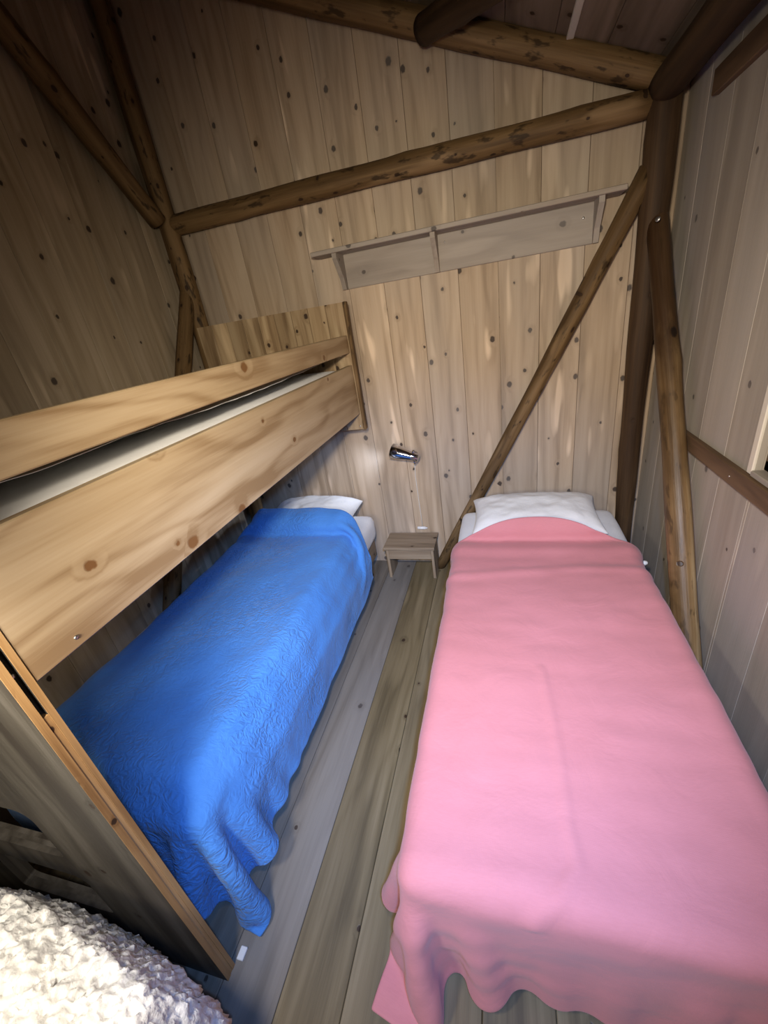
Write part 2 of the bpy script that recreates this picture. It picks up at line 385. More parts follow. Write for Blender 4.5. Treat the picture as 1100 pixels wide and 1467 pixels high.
# ceiling: boards run along the roof slope's length (towards the back wall)
cl = tag(mk('ceiling', [(xx, yy, roof(xx) + dz) for dz in (0.022, 0.06) for xx in (XL - .05, XR + .05) for yy in (YF - .05, YB + .05)],
            [(0, 1, 3, 2), (4, 5, 7, 6), (0, 1, 5, 4), (2, 3, 7, 6), (0, 2, 6, 4), (1, 3, 7, 5)], 'ceil'), 'dark sloping board ceiling under the roof', 'ceiling', kind='structure')
x = XL
while x < XR - 0.01:
    b = min(x + 0.2, XR)
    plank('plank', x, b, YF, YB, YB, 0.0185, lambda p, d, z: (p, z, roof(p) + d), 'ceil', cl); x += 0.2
box('batten', (0.292, YF, roof(0.31) - 0.012), (0.322, YB - 0.01, roof(0.31) + 0.002), 'cream', cl, axis=1)

# ------------------------------------------------------------------ log frame
PY = 2.555
lg = tag(log('log_beam', (-1.90, PY, 2.385), (0.66, PY, 2.368), 0.050, 0.052, 'log', seed=3, bend=0.012), 'horizontal brown log tie beam crossing the board wall above the shelf', 'log beam', kind='thing')
lg = tag(log('log_rafter', (-1.90, PY, 2.728 + 0.42 * 1.90), (0.70, PY, 2.728 - 0.42 * 0.70), 0.052, 0.056, 'log', seed=5, bend=0.01), 'sloping brown log rafter under the roof, above the tie beam', 'log beam', kind='thing')
p = tag(log('log_post', (0.722, 2.53, 0.0), (0.685, 2.53, 2.42), 0.046, 0.062, 'log_d', seed=8, bend=0.01), 'dark upright log post in the corner behind the pink bed', 'log post')
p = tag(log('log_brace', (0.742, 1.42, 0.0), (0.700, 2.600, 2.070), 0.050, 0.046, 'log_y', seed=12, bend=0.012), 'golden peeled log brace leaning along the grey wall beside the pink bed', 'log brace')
screw(p, (0.678, 2.42, 1.93), (-0.55, -0.8, 0.2), 0.011, 'bolt_head')
p = tag(log('log_brace', (-0.465, 2.545, 0.0), (0.66, 2.545, 2.135), 0.036, 0.046, 'log', seed=17, bend=0.010), 'slim brown log brace running diagonally across the pale wall to the pink bed head', 'log brace')
p = tag(log('log_post', (-1.875, 2.545, 0.0), (-1.872, 2.545, 3.50), 0.055, 0.052, 'log', seed=21, bend=0.012), 'brown upright log post in the corner at the bunk head', 'log post')
p = tag(log('log_brace', (-1.885, 1.29, 0.0), (-1.872, 2.590, 2.127), 0.050, 0.044, 'log', seed=25, bend=0.010), 'brown log brace rising behind the bunk along the brown wall to the corner', 'log brace')
p = tag(log('log_brace', (-1.875, 2.47, 2.40), (-1.875, 1.42, 3.50), 0.050, 0.062, 'log', seed=29, bend=0.012), 'brown log brace running up the brown wall from the tie beam end', 'log brace')
p = tag(log('log_purlin', (0.685, YF + .02, 2.408), (0.685, 2.60, 2.408), 0.069, 0.066, 'log_d', seed=33, bend=0.008), 'thick dark log wall plate along the top of the grey wall', 'log beam')
p = tag(log('log_purlin', (-0.285, 2.50, roof(-0.285) - 0.090), (0.43, 1.55, roof(0.43) - 0.080), 0.052, 0.058, 'log_d', seed=37, bend=0.008), 'dark log brace slanting under the ceiling from the rafter', 'log beam')
screw(p, (-0.262, 2.455, 2.79), (0, -0.9, -0.4), 0.012, 'bolt_head')
# boards on the grey wall
t = tag(box('trim_1', (XR - 0.022, YF + .01, 1.000), (XR + .001, 2.19, 1.068), 'rail_d', axis=1), 'dark brown rail board along the grey wall below the window', 'rail', kind='structure')
screw(t, (XR - 0.022, 2.06, 1.045), (-1, 0, 0), 0.004); screw(t, (XR - 0.022, 1.62, 1.030), (-1, 0, 0), 0.004)
t = tag(box('trim_2', (XR - 0.026, YF + .01, 2.275), (XR + .001, 2.30, 2.352), 'rail_d', axis=1), 'dark brown board high on the grey wall above the window', 'rail', kind='structure')
# window
wn = tag(empty('window_1', (XR, 1.08, WZ0)), 'dark window with cream frame in the grey wall above the rail', 'window', kind='structure')
box('window_frame', (XR - 0.009, WY1, WZ0 - 0.004), (XR + 0.002, WY1 + 0.030, WZ1 + 0.03), 'cream', wn, axis=2)
box('window_frame', (XR - 0.009, WY0 - 0.034, WZ0 - 0.004), (XR + 0.002, WY0, WZ1 + 0.03), 'cream', wn, axis=2)
box('window_frame', (XR - 0.009, WY0, WZ1), (XR + 0.002, WY1, WZ1 + 0.03), 'cream', wn, axis=1)
box('window_sill', (XR - 0.012, WY0, WZ0 - 0.006), (XR + 0.046, WY1, WZ0 + 0.014), 'shelf', wn, axis=1)
boxes('sash', [((XR + .022, WY0, WZ0 + .014), (XR + .046, WY0 + .04, WZ1)), ((XR + .022, WY1 - .04, WZ0 + .014), (XR + .046, WY1, WZ1)),
               ((XR + .022, WY0, WZ0 + .014), (XR + .046, WY1, WZ0 + .05)), ((XR + .022, WY0, WZ1 - .04), (XR + .046, WY1, WZ1))], 'rail_d', wn, axis=1)
box('pane', (XR + .031, WY0 + .035, WZ0 + .045), (XR + .036, WY1 - .035, WZ1 - .035), 'glass', wn, c=0)

# ------------------------------------------------------------------ wall shelf
sh = tag(empty('wall_shelf', (-0.2, YB, 1.9)), 'long grey pine shelf on brackets high on the pale board wall', 'shelf')
box('shelf_board', (-0.985, YB - 0.155, 2.070), (0.560, YB, 2.092), 'shelf', sh)
box('back_board', (-0.845, YB - 0.018, 1.895), (0.455, YB, 2.070), 'shelf', sh)
def bracket(xc):
    w2 = 0.0125
    prof = [(0, 2.070), (-0.135, 2.070), (-0.135, 2.045), (-0.105, 2.010), (-0.062, 1.955), (-0.040, 1.895), (0, 1.895)]
    V = [(xc + s * w2, YB - (0 if i in (0, 6) else 0) + d, z) for s in (-1, 1) for i, (d, z) in enumerate(prof)]
    n = len(prof)
    F = [tuple(range(n)), tuple(range(n, 2 * n))] + [(i, (i + 1) % n, n + (i + 1) % n, n + i) for i in range(n)]
    mk('bracket', V, F, 'shelf', sh, wcoord(V, 2))
for xc in (-0.858, -0.318, 0.462): bracket(xc)
screw(sh, (0.405, YB - 0.018, 2.01), (0, -1, 0), 0.006); screw(sh, (-0.27, YB - 0.018, 2.03), (0, -1, 0), 0.004)

# ------------------------------------------------------------------ upper bunk
BX = -0.83                                   # aisle face of the side board
bk_ = tag(empty('bunk_bed', (-1.30, 1.36, 0)), 'golden pine upper bunk with guard rail, above the blue bed', 'bunk bed')
sb = box('side_board', (BX - 0.028, 0.353, 1.212), (BX, 2.395, 1.497), 'pine', bk_, axis=1)
screw(sb, (BX, 0.447, 1.235), (1, 0, 0), 0.005)
gr = box('guard_rail', (BX - 0.028, 0.353, 1.563), (BX, 2.398, 1.658), 'pine', bk_, axis=1)
box('rear_side_board', (-1.775, 0.353, 1.212), (-1.747, 2.395, 1.40), 'pine', bk_, axis=1)
hb = box('headboard', (-1.79, 2.420, 1.12), (BX + 0.002, 2.434, 1.822), 'pine_k', bk_, axis=2)
nb = 9; x0, x1 = -1.79, BX + 0.004
for i in range(nb):
    a, b = x0 + (x1 - x0) * i / nb, x0 + (x1 - x0) * (i + 1) / nb
    plank('plank', a, b, 1.115, 1.826, 1.826, 0.020, lambda p, d, z: (p, 2.400 + d, z), 'pine_k', hb, c=0.002)
box('edge_batten', (BX + 0.004, 2.398, 1.112), (BX + 0.022, 2.437, 1.828), 'log', hb, axis=2)
screw(hb, (BX - 0.015, 2.40, 1.135), (0, -1, 0), 0.005)
# foot panel: three layers with ladder openings cut through
def panel(name, y0, y1, xa, xb, z0, z1, holes, mat, parent):
    bm = bmesh.new()
    def loop(pts):
        vs = [bm.verts.new((px, y0, pz)) for px, pz in pts]
        return [bm.edges.new((vs[i], vs[(i + 1) % len(vs)])) for i in range(len(vs))]
    ed = loop([(xa, z0), (xb, z0), (xb, z1), (xa, z1)])
    for hx0, hx1, hz0, hz1, r in holes:
        pts = []
        for cx, cz, a0 in ((hx1 - r, hz0 + r * .3, -90), (hx1 - r, hz1 - r, 0), (hx0 + r, hz1 - r, 90), (hx0 + r, hz0 + r * .3, 180)):
            for q in range(7):
                a = math.radians(a0 + 15 * q); pts.append((cx + r * math.cos(a), cz + (r * .3 if a0 in (-90, 180) else r) * math.sin(a)))
        ed += loop(pts)
    bmesh.ops.triangle_fill(bm, use_beauty=True, use_dissolve=False, edges=ed)
    # drop faces that fill the holes
    for f in bm.faces[:]:
        c = f.calc_center_median()
        for hx0, hx1, hz0, hz1, r in holes:
            if hx0 + .004 < c.x < hx1 - .004 and hz0 + .004 < c.z < hz1 - .004 and all(hx0 - 1e-4 <= v.co.x <= hx1 + 1e-4 and hz0 - 1e-4 <= v.co.z <= hz1 + 1e-4 for v in f.verts):
                bm.faces.remove(f); break
    ext = bmesh.ops.extrude_face_region(bm, geom=bm.faces[:])
    for v in ext['geom']:
        if isinstance(v, bmesh.types.BMVert): v.co.y = y1
    bm.verts.index_update()
    V = [tuple(v.co) for v in bm.verts]; F = [tuple(v.index for v in f.verts) for f in bm.faces]; bm.free()
    return mk(name, V, F, mat, parent, wcoord(V, 2))
HO = [(-1.49, -1.12, 0.27 + .305 * i, 0.475 + .303 * i, 0.045) for i in range(4)]
HO = [(a, b, c, d, r) for a, b, c, d, r in HO]
ftp = panel('foot_panel', 0.316, 0.330, -1.78, BX, 0.0, 1.66, HO, 'grey_wood', bk_)
panel('middle_layer', 0.330, 0.341, -1.78, BX - 0.014, 0.0, 1.66, HO, 'grey_wood', ftp)
panel('rear_layer', 0.341, 0.353, -1.78, BX, 0.0, 1.66, HO, 'grey_wood', ftp)
box('edge_strip', (BX - 0.014, 0.330, 0.0), (BX, 0.341, 1.145), 'edge', ftp, axis=2, c=0.0005)
for ya, yb in ((0.316, 0.330), (0.341, 0.353)): box('edge_veneer', (BX, ya, 0.0), (BX + 0.0015, yb, 1.66), 'edge', ftp, axis=2, c=0)
screw(ftp, (BX - 0.012, 0.336, 1.247), (1, 0, 0), 0.0055)
for i in range(12):
    yy = 0.45 + i * 0.168
    box('slat', (-1.745, yy, 1.232), (BX - 0.03, yy + 0.07, 1.25), 'pine', bk_, axis=0)

# ------------------------------------------------------------------ cloth simulation (position based)
def sd_rbox(P, lo, hi, r):
    c = (np.array(lo) + np.array(hi)) / 2; b = (np.array(hi) - np.array(lo)) / 2
    p = P - c; q = np.abs(p) - (b - r); qp = np.maximum(q, 0)
    L = np.linalg.norm(qp, axis=-1); ins = np.minimum(q.max(-1), 0)
    n = np.zeros_like(P)
    m = L > 1e-9
    n[m] = (qp[m] / L[m][:, None]) * np.sign(p[m])
    if (~m).any():
        idx = q[~m].argmax(-1); z = np.zeros((idx.size, 3)); z[np.arange(idx.size), idx] = np.sign(p[~m][np.arange(idx.size), idx]); n[~m] = z
    return L + ins - r, n
def simulate(X0, P0, solids, walls, steps=130, iters=14, dt=0.016, bend=0.25, thick=0.006, seed=1, damp=0.97):
    rs = np.random.RandomState(seed)
    P = P0 + rs.randn(*X0.shape) * 0.0008; Q = P.copy()
    ny, nx = P.shape[:2]
    G = np.array([0, 0, -4.0])
    R0 = X0.copy()
    def pairs():
        out = []
        for a, b, st in (((0, 0), (0, 1), 1.0), ((0, 0), (1, 0), 1.0), ((0, 0), (1, 1), 0.35), ((0, 1), (1, 0), 0.35), ((0, 0), (0, 2), bend), ((0, 0), (2, 0), bend)):
            ax = 1 if a[0] == b[0] else 0
            stepn = max(abs(b[0] - a[0]), abs(b[1] - a[1])) * 2
            half = stepn // 2
            n = ny if ax == 0 else nx
            for o in range(2):
                ids = [i for i in range(n - half) if (i // half) % 2 == o]
                if not ids: continue
                ids = np.array(ids)
                if ax == 0:
                    ca = np.arange(max(0, a[1] - 0), nx - (max(a[1], b[1]) - a[1])) if a[1] <= b[1] else np.arange(1, nx)
                    if a[1] > b[1]: A = (ids[:, None], ca[None]); B = (ids[:, None] + half, ca[None] - 1)
                    else: A = (ids[:, None], ca[None]); B = (ids[:, None] + half, ca[None] + b[1] - a[1])
                else:
                    A = (np.arange(ny)[:, None], ids[None]); B = (np.arange(ny)[:, None], ids[None] + half)
                ia = (A[0] * nx + A[1]).ravel(); ib = (B[0] * nx + B[1]).ravel()
                rl = np.linalg.norm(R0.reshape(-1, 3)[ia] - R0.reshape(-1, 3)[ib], axis=1)
                out.append((ia, ib, rl, st))
        return out
    C = pairs()
    for s in range(steps):
        V = (P - Q) * damp
        vm = np.linalg.norm(V, axis=-1, keepdims=True); V *= np.minimum(1, 0.03 / np.maximum(vm, 1e-9))
        Q = P.copy(); P = P + V + G * dt * dt
        f = P.reshape(-1, 3)
        for it in range(iters):
            for ia, ib, rl, st in C:
                d = f[ib] - f[ia]; l = np.sqrt((d * d).sum(1)) + 1e-12
                k = ((l - rl) / l * 0.5 * st)
                if st < 0.3: k = np.where(l < rl, k, 0.0)
                d *= k[:, None]; f[ia] += d; f[ib] -= d
            if it % 2 == 1 or it == iters - 1:
                for lo, hi, r in solids:
                    dist, n = sd_rbox(f, lo, hi, r)
                    m = dist < thick
                    if m.any():
                        f[m] += n[m] * (thick - dist[m])[:, None]
                        q = Q.reshape(-1, 3); q[m] += (f[m] - q[m]) * 0.5
                for ax, val, sgn in walls:
                    m = (f[:, ax] - val) * sgn < 0
                    f[m, ax] = val
                    q = Q.reshape(-1, 3); q[m] += (f[m] - q[m]) * 0.6
    return P
def drape(X0, lo, hi, z, r=0.03):
    """starting shape: flat on the bed, turned down past its edges"""
    P = X0.copy(); P[..., 2] = z
    dx = np.maximum(lo[0] - X0[..., 0], 0) - np.maximum(X0[..., 0] - hi[0], 0)
    dy = np.maximum(lo[1] - X0[..., 1], 0) - np.maximum(X0[..., 1] - hi[1], 0)
    L = np.hypot(dx, dy); k = np.minimum(L, 1e9)
    out = 0.02 + 0.16 * np.minimum(np.abs(dx), np.abs(dy)) / 0.3
    m = L > 1e-9
    P[..., 0] = np.clip(X0[..., 0], lo[0], hi[0]) - np.where(m, dx / np.maximum(L, 1e-9), 0) * np.minimum(out, L)
    P[..., 1] = np.clip(X0[..., 1], lo[1], hi[1]) - np.where(m, dy / np.maximum(L, 1e-9), 0) * np.minimum(out, L)
    P[..., 2] = np.maximum(z - np.maximum(L - out * 0.5, 0), 0.012)
    return P
def grid(x0, x1, y0, y1, z, h):
    nx, ny = int(round((x1 - x0) / h)) + 1, int(round((y1 - y0) / h)) + 1
    X, Y = np.meshgrid(np.linspace(x0, x1, nx), np.linspace(y0, y1, ny))
    return np.stack([X, Y, np.full_like(X, z)], -1)
def cloth_obj(name, P, X0, mat, thick=0.006, disp=None):
    ny, nx = P.shape[:2]
    if disp is not None:
        du = np.gradient(P, axis=1); dv = np.gradient(P, axis=0); n = np.cross(du, dv); n /= np.linalg.norm(n, axis=-1, keepdims=True) + 1e-9
        P = P + n * disp[..., None]
    V = P.reshape(-1, 3); F = [(i * nx + j, i * nx + j + 1, (i + 1) * nx + j + 1, (i + 1) * nx + j) for i in range(ny - 1) for j in range(nx - 1)]
    o = mk(name, V, F, mat, None, X0.reshape(-1, 3), smooth=True)
    # mk recalculates normals; make sure they point up, then give the cloth its thickness
    me = o.data
    if sum(p.normal.z for p in me.polygons) < 0: me.flip_normals()
    m = o.modifiers.new('thickness', 'SOLIDIFY'); m.thickness = thick; m.offset = 1.0
    m = o.modifiers.new('smooth', 'SUBSURF'); m.levels = 1; m.render_levels = 1
    return o
def refine(A):
    """doubles a cloth grid with cubic midpoints"""
    for ax in (0, 1):
        B = np.moveaxis(A, ax, 0); pad = np.concatenate([2 * B[:1] - B[1:2], B, 2 * B[-1:] - B[-2:-1]])
        mid = (-pad[:-3] + 9 * pad[1:-2] + 9 * pad[2:-1] - pad[3:]) / 16
        out = np.empty((2 * len(B) - 1,) + B.shape[1:]); out[0::2] = B; out[1::2] = mid
        A = np.moveaxis(out, 0, ax)
    return A
def hem(P, X0, w=0.016):
    """thickness of the stitched hem along the free edges"""
    d = np.minimum.reduce([X0[..., 0] - X0[..., 0].min(1, keepdims=True), X0[..., 0].max(1, keepdims=True) - X0[..., 0], X0[..., 1] - X0[..., 1].min(0, keepdims=True), X0[..., 1].max(0, keepdims=True) - X0[..., 1]])
    return 0.0025 * (d < w)
def smooth_noise(X0, scale, seed):
    n = X0.reshape(-1, 3); return np.array([noise.noise(Vector((a * scale + seed, b * scale - seed, seed * 1.7))) for a, b, c in n]).reshape(X0.shape[:2])

# ------------------------------------------------------------------ beds, mattresses, pillows
def rbox_mesh(lo, hi, r, seed, amp=0.004, h=0.05):
    """rounded, slightly uneven cushion block"""
    lo, hi = np.array(lo), np.array(hi); c = (lo + hi) / 2; b = (hi - lo) / 2
    bm = bmesh.new(); bmesh.ops.create_cube(bm, size=2.0)
    for ax in range(3):
        n = max(2, int(round(2 * b[ax] / h)))
        for k in range(1, n):
            pl = -1 + 2 * k / n
            no = [0, 0, 0]; no[ax] = 1; co = [0, 0, 0]; co[ax] = pl
            bmesh.ops.bisect_plane(bm, geom=bm.verts[:] + bm.edges[:] + bm.faces[:], plane_co=co, plane_no=no)
    V = []
    for v in bm.verts:
        p = np.array(v.co) * b; q = np.clip(p, -(b - r), b - r); d = p - q; L = np.linalg.norm(d)
        if L > 1e-9: p = q + d / L * r
        pn = Vector((c + p) * 5.0 + seed)
        p = p + (d / L if L > 1e-9 else 0) * amp * noise.noise(pn)
        v.co = Vector(c + p)
    bm.verts.index_update(); V = [tuple(v.co) for v in bm.verts]; F = [tuple(v.index for v in f.verts) for f in bm.faces]; bm.free()
    return V, F
def mattress(name, lo, hi, label, r=0.05, seed=1, mat='sheet', group=None):
    V, F = rbox_mesh(lo, hi, r, seed)
    o = mk(name, V, F, mat, None, smooth=True); tag(o, label, 'mattress', group)
    m = o.modifiers.new('smooth', 'SUBSURF'); m.levels = 1; m.render_levels = 1
    return o
def bed_frame(x0, x1, y0, y1, label, group=None):
    b = tag(empty('single_bed', ((x0 + x1) / 2, (y0 + y1) / 2, 0)), label, 'bed')
    box('side_rail', (x0, y0, 0.16), (x0 + 0.03, y1, 0.30), 'stool', b, axis=1); box('side_rail', (x1 - 0.03, y0, 0.16), (x1, y1, 0.30), 'stool', b, axis=1)
    box('end_rail', (x0 + 0.03, y0, 0.16), (x1 - 0.03, y0 + 0.03, 0.30), 'stool', b, axis=0); box('end_rail', (x0 + 0.03, y1 - 0.03, 0.16), (x1 - 0.03, y1, 0.30), 'stool', b, axis=0)
    for lx in (x0 + 0.03, x1 - 0.08):
        for ly in (y0 + 0.03, y1 - 0.08): box('leg', (lx, ly, 0), (lx + 0.05, ly + 0.05, 0.29), 'stool', b, axis=2)
    for i in range(11):
        yy = y0 + 0.10 + i * (y1 - y0 - 0.25) / 10
        box('slat', (x0 + 0.03, yy, 0.285), (x1 - 0.03, yy + 0.06, 0.30), 'stool', b, axis=0)
    return b
def pillow(name, c, sx, sy, sz, rot, tilt, label, seed):
    nx, ny = 44, 32; V, F = [], []
    for side in (1, -1):
        for j in range(ny + 1):
            for i in range(nx + 1):
                u, v = -1 + 2 * i / nx, -1 + 2 * j / ny
                e = (max(0.0, 1 - abs(u) ** 3.2) * max(0.0, 1 - abs(v) ** 3.0)) ** 0.55
                pinch = 1 - 0.05 * (1 - abs(u) ** 2) * abs(v) ** 4 - 0.0
                pin2 = 1 - 0.07 * (1 - abs(v) ** 2) * abs(u) ** 4
                wr = 0.010 * noise.noise(Vector((u * 3.1 + seed, v * 2.4, side * 2.0))) + 0.005 * noise.noise(Vector((u * 8 + seed, v * 6, side)))
                p = Vector((u * sx * pin2, v * sy * pinch, side * sz * e * (1 if side > 0 else 0.55) + wr * e))
                V.append(p)
    n1 = (nx + 1) * (ny + 1)
    for s in (0, 1):
        for j in range(ny):
            for i in range(nx):
                a = s * n1 + j * (nx + 1) + i; q = (a, a + 1, a + nx + 2, a + nx + 1); F.append(q if s == 0 else q[::-1])
    Rm = Matrix.Rotation(rot, 3, 'Z') @ Matrix.Rotation(tilt, 3, 'X')
    V2 = [tuple(Rm @ p + Vector(c)) for p in V]
    bm = bmesh.new(); vs = [bm.verts.new(p) for p in V2]
    for f in F: bm.faces.new([vs[i] for i in f])
    bmesh.ops.remove_doubles(bm, verts=bm.verts[:], dist=1e-5)
    bm.verts.index_update(); V3 = [tuple(v.co) for v in bm.verts]; F3 = [tuple(v.index for v in f.verts) for f in bm.faces]; bm.free()
    o = mk(name, V3, F3, 'pillow', None, smooth=True); tag(o, label, 'pillow')
    m = o.modifiers.new('smooth', 'SUBSURF'); m.levels = 1; m.render_levels = 1
    return o
# single bed with the pink blanket
PX0, PX1, PY0, PY1, PZ = -0.270, 0.635, 0.470, 2.495, 0.490
bf = bed_frame(PX0 + .03, PX1 - .03, PY0 + .03, PY1 - .01, 'low wooden single bed frame under the pink blanket, beside the grey wall')
mattress('mattress', (PX0, PY0, 0.300), (PX1, PY1, PZ), 'white sheeted mattress under the pink blanket', 0.045, 3.0)
pillow('pillow', (0.170, 2.305, 0.535), 0.365, 0.205, 0.098, 0.02, 0.10, 'plump white pillow tucked under the pink blanket edge', 2.0)
# lower bed with the blue blanket
QX0, QX1, QY0, QY1, QZ = -1.790, -0.875, 0.475, 2.475, 0.490
bed_frame(QX0 + .03, QX1 - .03, QY0 + .02, QY1 - .02, 'low wooden bed frame under the blue blanket, beneath the bunk')
mattress('mattress', (QX0, QY0, 0.300), (QX1, QY1, QZ), 'white sheeted mattress under the blue blanket', 0.045, 5.0)
pillow('pillow', (-1.265, 2.300, 0.565), 0.320, 0.190, 0.105, -0.03, 0.12, 'white pillow tucked under the blue blanket edge', 7.0)
# upper bunk mattress
mattress('mattress', (-1.742, 0.370, 1.250), (BX - 0.032, 2.390, 1.490), 'white sheeted mattress on the upper bunk behind the guard rail', 0.06, 9.0)
X0 = grid(-1.735, BX - 0.037, 0.40, 2.37, 1.494, 0.022)
dz = 0.022 * np.abs(smooth_noise(X0 * np.array([1, .45, 1]), 4.5, 3.3)) + 0.010 * np.abs(smooth_noise(X0 * np.array([1, .5, 1]), 13.0, 8.1))
P = X0.copy(); P[..., 2] += dz
# the sheet sags a little in the middle and rucks up along the side board
e = (P[..., 0] + 1.735) / (BX - 0.037 + 1.735)
P[..., 2] += 0.030 * np.clip((e - 0.50) / 0.2, 0, 1) + 0.026 * np.exp(-((e - 0.97) / 0.13) ** 2) * (0.65 + 0.35 * np.sin(P[..., 1] * 3.1 + 0.6))
o = cloth_obj('bed_sheet', P, X0, 'sheet', 0.003); tag(o, 'crumpled white sheet on the upper bunk, showing between guard rail and side board', 'sheet')

# blankets
h = 0.024
X0 = grid(PX0 - 0.265, PX1 + 0.215, PY0 - 0.352, 2.255, PZ + 0.10, h)
X0[..., 1] = PY0 - .352 + (X0[..., 1] - PY0 + .352) * (1 - 0.125 * np.clip(np.abs(X0[..., 0] - 0.17) / 0.52, 0, 1.2) ** 2.2)
P = simulate(X0, drape(X0, (PX0 - .01, PY0 - .01), (PX1 + .01, 9), PZ + 0.09), [((PX0 - .004, PY0 - .004, 0.16), (PX1 + .004, PY1, PZ + 0.004), 0.05), ((-0.235, 2.08, 0.40), (0.575, 2.52, 0.642), 0.10)],
             [(2, 0.008, 1), (0, XR - 0.012, -1)], seed=4)
P, X0 = refine(P), refine(X0)
cre = np.array([(0.1156, 1.153), (0.1377, 0.84), (0.1358, 0.6545), (0.147, 0.56), (0.097, 0.4925), (0.0212, 0.4476)])
D = np.full(P.shape[:2], 9.0)
for a, b in zip(cre[:-1], cre[1:]):
    ab = b - a; t = np.clip(((P[..., :2] - a) @ ab) / (ab @ ab), 0, 1); q = a + t[..., None] * ab; D = np.minimum(D, np.linalg.norm(P[..., :2] - q, axis=-1))
disp = hem(P, X0) + 0.0065 * np.exp(-(D / 0.012) ** 2) * (P[..., 2] > 0.44) + 0.006 * smooth_noise(X0, 3.0, 1.2) + 0.003 * smooth_noise(X0, 9.0, 4.2)
# rucks in the hanging foot end, and faint cross wrinkles on top
disp += 0.007 * smooth_noise(X0 * np.array([0.45, 1.9, 1]), 8.0, 2.9) * np.clip((0.62 - X0[..., 1]) / 0.12, 0, 1)
disp += 0.0022 * smooth_noise(X0 * np.array([0.35, 1.6, 1]), 11.0, 7.7)
# folded-back cuff near the pillow
cy = X0[..., 1]
disp += 0.012 * np.exp(-((cy - 2.02) / 0.05) ** 2) + 0.008 * np.exp(-((cy - 1.80 - 0.05 * np.sin(X0[..., 0] * 4)) / 0.03) ** 2)
o = cloth_obj('blanket', P, X0, 'pink', 0.007, disp); tag(o, 'coral pink blanket spread over the single bed beside the grey wall', 'blanket')

X0 = grid(QX0 + 0.02, QX1 + 0.285, QY0 - 0.235, 2.285, QZ + 0.11, h)
X0[..., 1] = QY0 - .235 + (X0[..., 1] - QY0 + .235) * (1 - 0.042 * np.clip((X0[..., 0] + 1.15) / 0.32, 0, 1.6) ** 2)
P = simulate(X0, drape(X0, (QX0 - .01, QY0 - .01), (QX1 + .01, 9), QZ + 0.115), [((QX0 - .004, QY0 - .004, 0.16), (QX1 + .004, QY1, QZ + 0.004), 0.05), ((-1.63, 2.06, 0.40), (-0.90, 2.52, 0.672), 0.10), ((-1.2, QY0 + .08, 0.19), (QX1 + .040, QY1 - .3, 0.40), 0.05),
                  ((QX0 + .10, QY0 + .06, 0.40), (QX1 - .03, 2.2, QZ + 0.055), 0.055)],
             [(2, 0.008, 1), (1, 0.362, 1)], seed=11)
P, X0 = refine(P), refine(X0)
disp = hem(P, X0) + 0.010 * smooth_noise(X0, 4.0, 5.2) + 0.005 * smooth_noise(X0, 11.0, 6.2)
o = cloth_obj('blanket', P, X0, 'blue', 0.008, disp); tag(o, 'sky blue blanket spread over the lower bed beneath the bunk', 'blanket')

# ------------------------------------------------------------------ stool between the bed heads
st = tag(empty('stool', (-0.66, 2.48, 0)), 'small low brown wooden stool against the wall between the beds', 'stool')
box('top', (-0.825, 2.375, 0.242), (-0.462, 2.600, 0.262), 'stool', st, axis=0)
box('apron', (-0.795, 2.392, 0.160), (-0.492, 2.408, 0.242), 'stool', st, axis=0)
box('apron', (-0.795, 2.565, 0.180), (-0.492, 2.581, 0.242), 'stool', st, axis=0)
for sx in (-0.815, -0.492):
    box('side_panel', (sx, 2.392, 0.0), (sx + 0.020, 2.585, 0.242), 'stool', st, axis=2)
# ------------------------------------------------------------------ reading lamp
lp = tag(empty('reading_lamp', (-0.59, YB, 0.86)), 'small chrome cone reading lamp on the pale wall above the stool', 'lamp')
A, B = np.array((-0.522, 2.492, 0.872)), np.array((-0.698, 2.522, 0.922))
lathe('lamp_shade', A, B, [(0, 0.022), (0.02, 0.027), (0.30, 0.029), (0.42, 0.034), (0.70, 0.043), (1.0, 0.051), (1.0, 0.049), (0.7, 0.040), (0.45, 0.030)], 'chrome', lp, ns=36)
d = (B - A) / np.linalg.norm(B - A)
lathe('bulb', A + d * 0.085, A + d * 0.135, [(0, 0.010), (0.3, 0.020), (0.7, 0.021), (0.92, 0.013), (1, 0.004)], 'white_p', lp, ns=16)
lathe('pivot', A + d * 0.03 + np.array((0, 0, -0.046)), A + d * 0.03 + np.array((0, 0, 0.046)), [(0, 0.007), (0.12, 0.011), (0.2, 0.008), (0.8, 0.008), (0.88, 0.011), (1, 0.007)], 'chrome', lp, ns=16)
tube('arm', [A + d * 0.055, A + d * 0.055 + np.array((0, 0.05, -0.02)), (-0.572, YB - 0.012, 0.855)], 0.008, 'chrome', lp)
lathe('wall_mount', (-0.572, YB - 0.016, 0.855), (-0.572, YB, 0.855), [(0, 0.020), (0.3, 0.026), (1, 0.026)], 'chrome', lp, ns=24)
tube('cord', [(-0.575, YB - 0.008, 0.84), (-0.583, YB - 0.008, 0.70), (-0.580, YB - 0.008, 0.52), (-0.577, YB - 0.008, 0.40), (-0.574, YB - 0.012, 0.305)], 0.0028, 'cream', lp)
lathe('cord_switch', (-0.612, YB - 0.018, 0.300), (-0.538, YB - 0.018, 0.297), [(0, 0.007), (0.06, 0.011), (0.8, 0.011), (0.82, 0.007), (1, 0.006)], 'white_p', lp, ns=14)
ld = add_light('reading_lamp_light', 'SPOT', tuple(B - d * 0.02), 11.0, (0.62, 0.74, 1.0), target=tuple(B + np.array((-0.5, -0.10, -0.26))), spot_size=math.radians(100), spot_blend=0.9, shadow_soft_size=0.03)
ld.parent = lp; ld.location = Vector(B - d * 0.02) - Vector(lp.location)

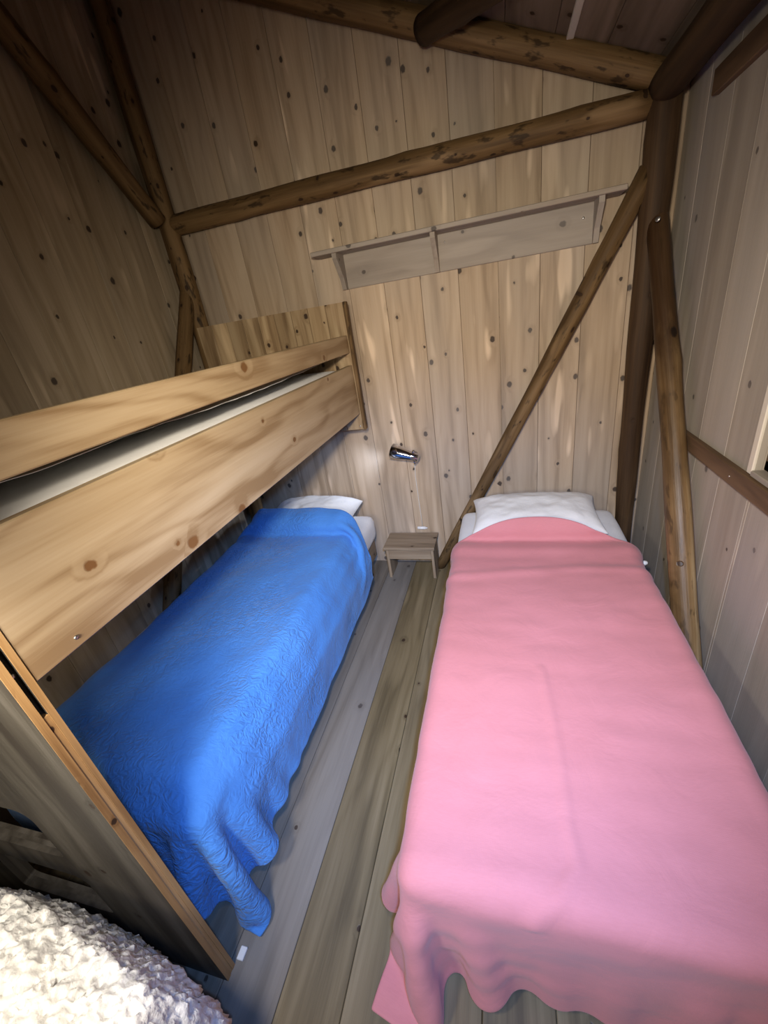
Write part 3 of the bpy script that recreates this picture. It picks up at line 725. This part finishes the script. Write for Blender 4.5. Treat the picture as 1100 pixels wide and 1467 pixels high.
# ------------------------------------------------------------------ small things
lathe('knob', (0.655, 1.985, 0.415), (0.690, 1.985, 0.420), [(0, 0.004), (0.2, 0.010), (0.6, 0.013), (0.9, 0.009), (1, 0.004)], 'white_p', bf, ns=16)
tg = tag(box('plastic_wedge', (-0.828, 0.362, 0.0), (-0.806, 0.394, 0.010), 'white_p', None, c=0.002), 'tiny white plastic wedge on the floor at the bunk panel foot', 'wedge')

# ------------------------------------------------------------------ fleece-covered bench by the foot panel
bn = tag(empty('bench', (-1.15, -0.20, 0)), 'wooden bench under the white curly fleece throw', 'bench')
box('seat', (-1.72, -0.55, 0.41), (-0.66, 0.14, 0.45), 'stool', bn, axis=0)
for lx in (-1.68, -0.76):
    for ly in (-0.50, 0.01): box('leg', (lx, ly, 0), (lx + 0.06, ly + 0.06, 0.41), 'stool', bn, axis=2)
def fleece():
    n1, n2 = 330, 240; V, F = [], []
    cx, cy, ax, ay = -1.19, -0.20, 0.615, 0.475
    for j in range(n2 + 1):
        for i in range(n1 + 1):
            u, v = -1 + 2 * i / n1, -1 + 2 * j / n2
            # square to rounded plan
            x = u * math.sqrt(1 - 0.30 * v * v); y = v * math.sqrt(1 - 0.30 * u * u)
            r = max(abs(u), abs(v))
            z = 0.455 + 0.165 * max(0.0, 1 - r ** 4) ** 0.6
            if r > 0.86: z -= 0.20 * ((r - 0.86) / 0.14) ** 1.3
            k2 = 1.0 + 0.02 * max(0.0, (r - 0.8) / 0.2)
            X, Y = cx + ax * x * k2, cy + ay * y * k2
            z += 0.028 * noise.noise(Vector((X * 4.1, Y * 4.1, 2.2))) + 0.095 * math.exp(-((X + 1.22) / 0.22) ** 2 - ((Y - 0.06) / 0.22) ** 2)
            q3 = Vector((X, Y, z))
            a = noise.noise(q3 * 62); b = noise.noise(q3 * 62 + Vector((9, -4, 7))); c2 = noise.noise(q3 * 30 + Vector((1, 5, 4)))
            k = 1 - 2.2 * abs(a); dsp = 0.013 * k + 0.012 * c2
            ov = Vector((u, v, 0)) * max(0.0, (r - 0.8) / 0.2) + Vector((0, 0, 1 - 0.6 * max(0.0, (r - 0.8) / 0.2)))
            ov.normalize(); p = q3 + ov * dsp + Vector((b, a, b * 0.5)) * 0.007
            V.append(tuple(p))
    for j in range(n2):
        for i in range(n1):
            q = j * (n1 + 1) + i; F.append((q, q + 1, q + n1 + 2, q + n1 + 1))
    return V, F
V, F = fleece()
fo = mk('fleece_throw', V, F, 'fleece', None, smooth=True)
if sum(p.normal.z for p in fo.data.polygons) < 0: fo.data.flip_normals()
m = fo.modifiers.new('thickness', 'SOLIDIFY'); m.thickness = 0.01; m.offset = -1
tag(fo, 'fluffy white curly fleece throw heaped beside the bunk foot panel', 'throw')
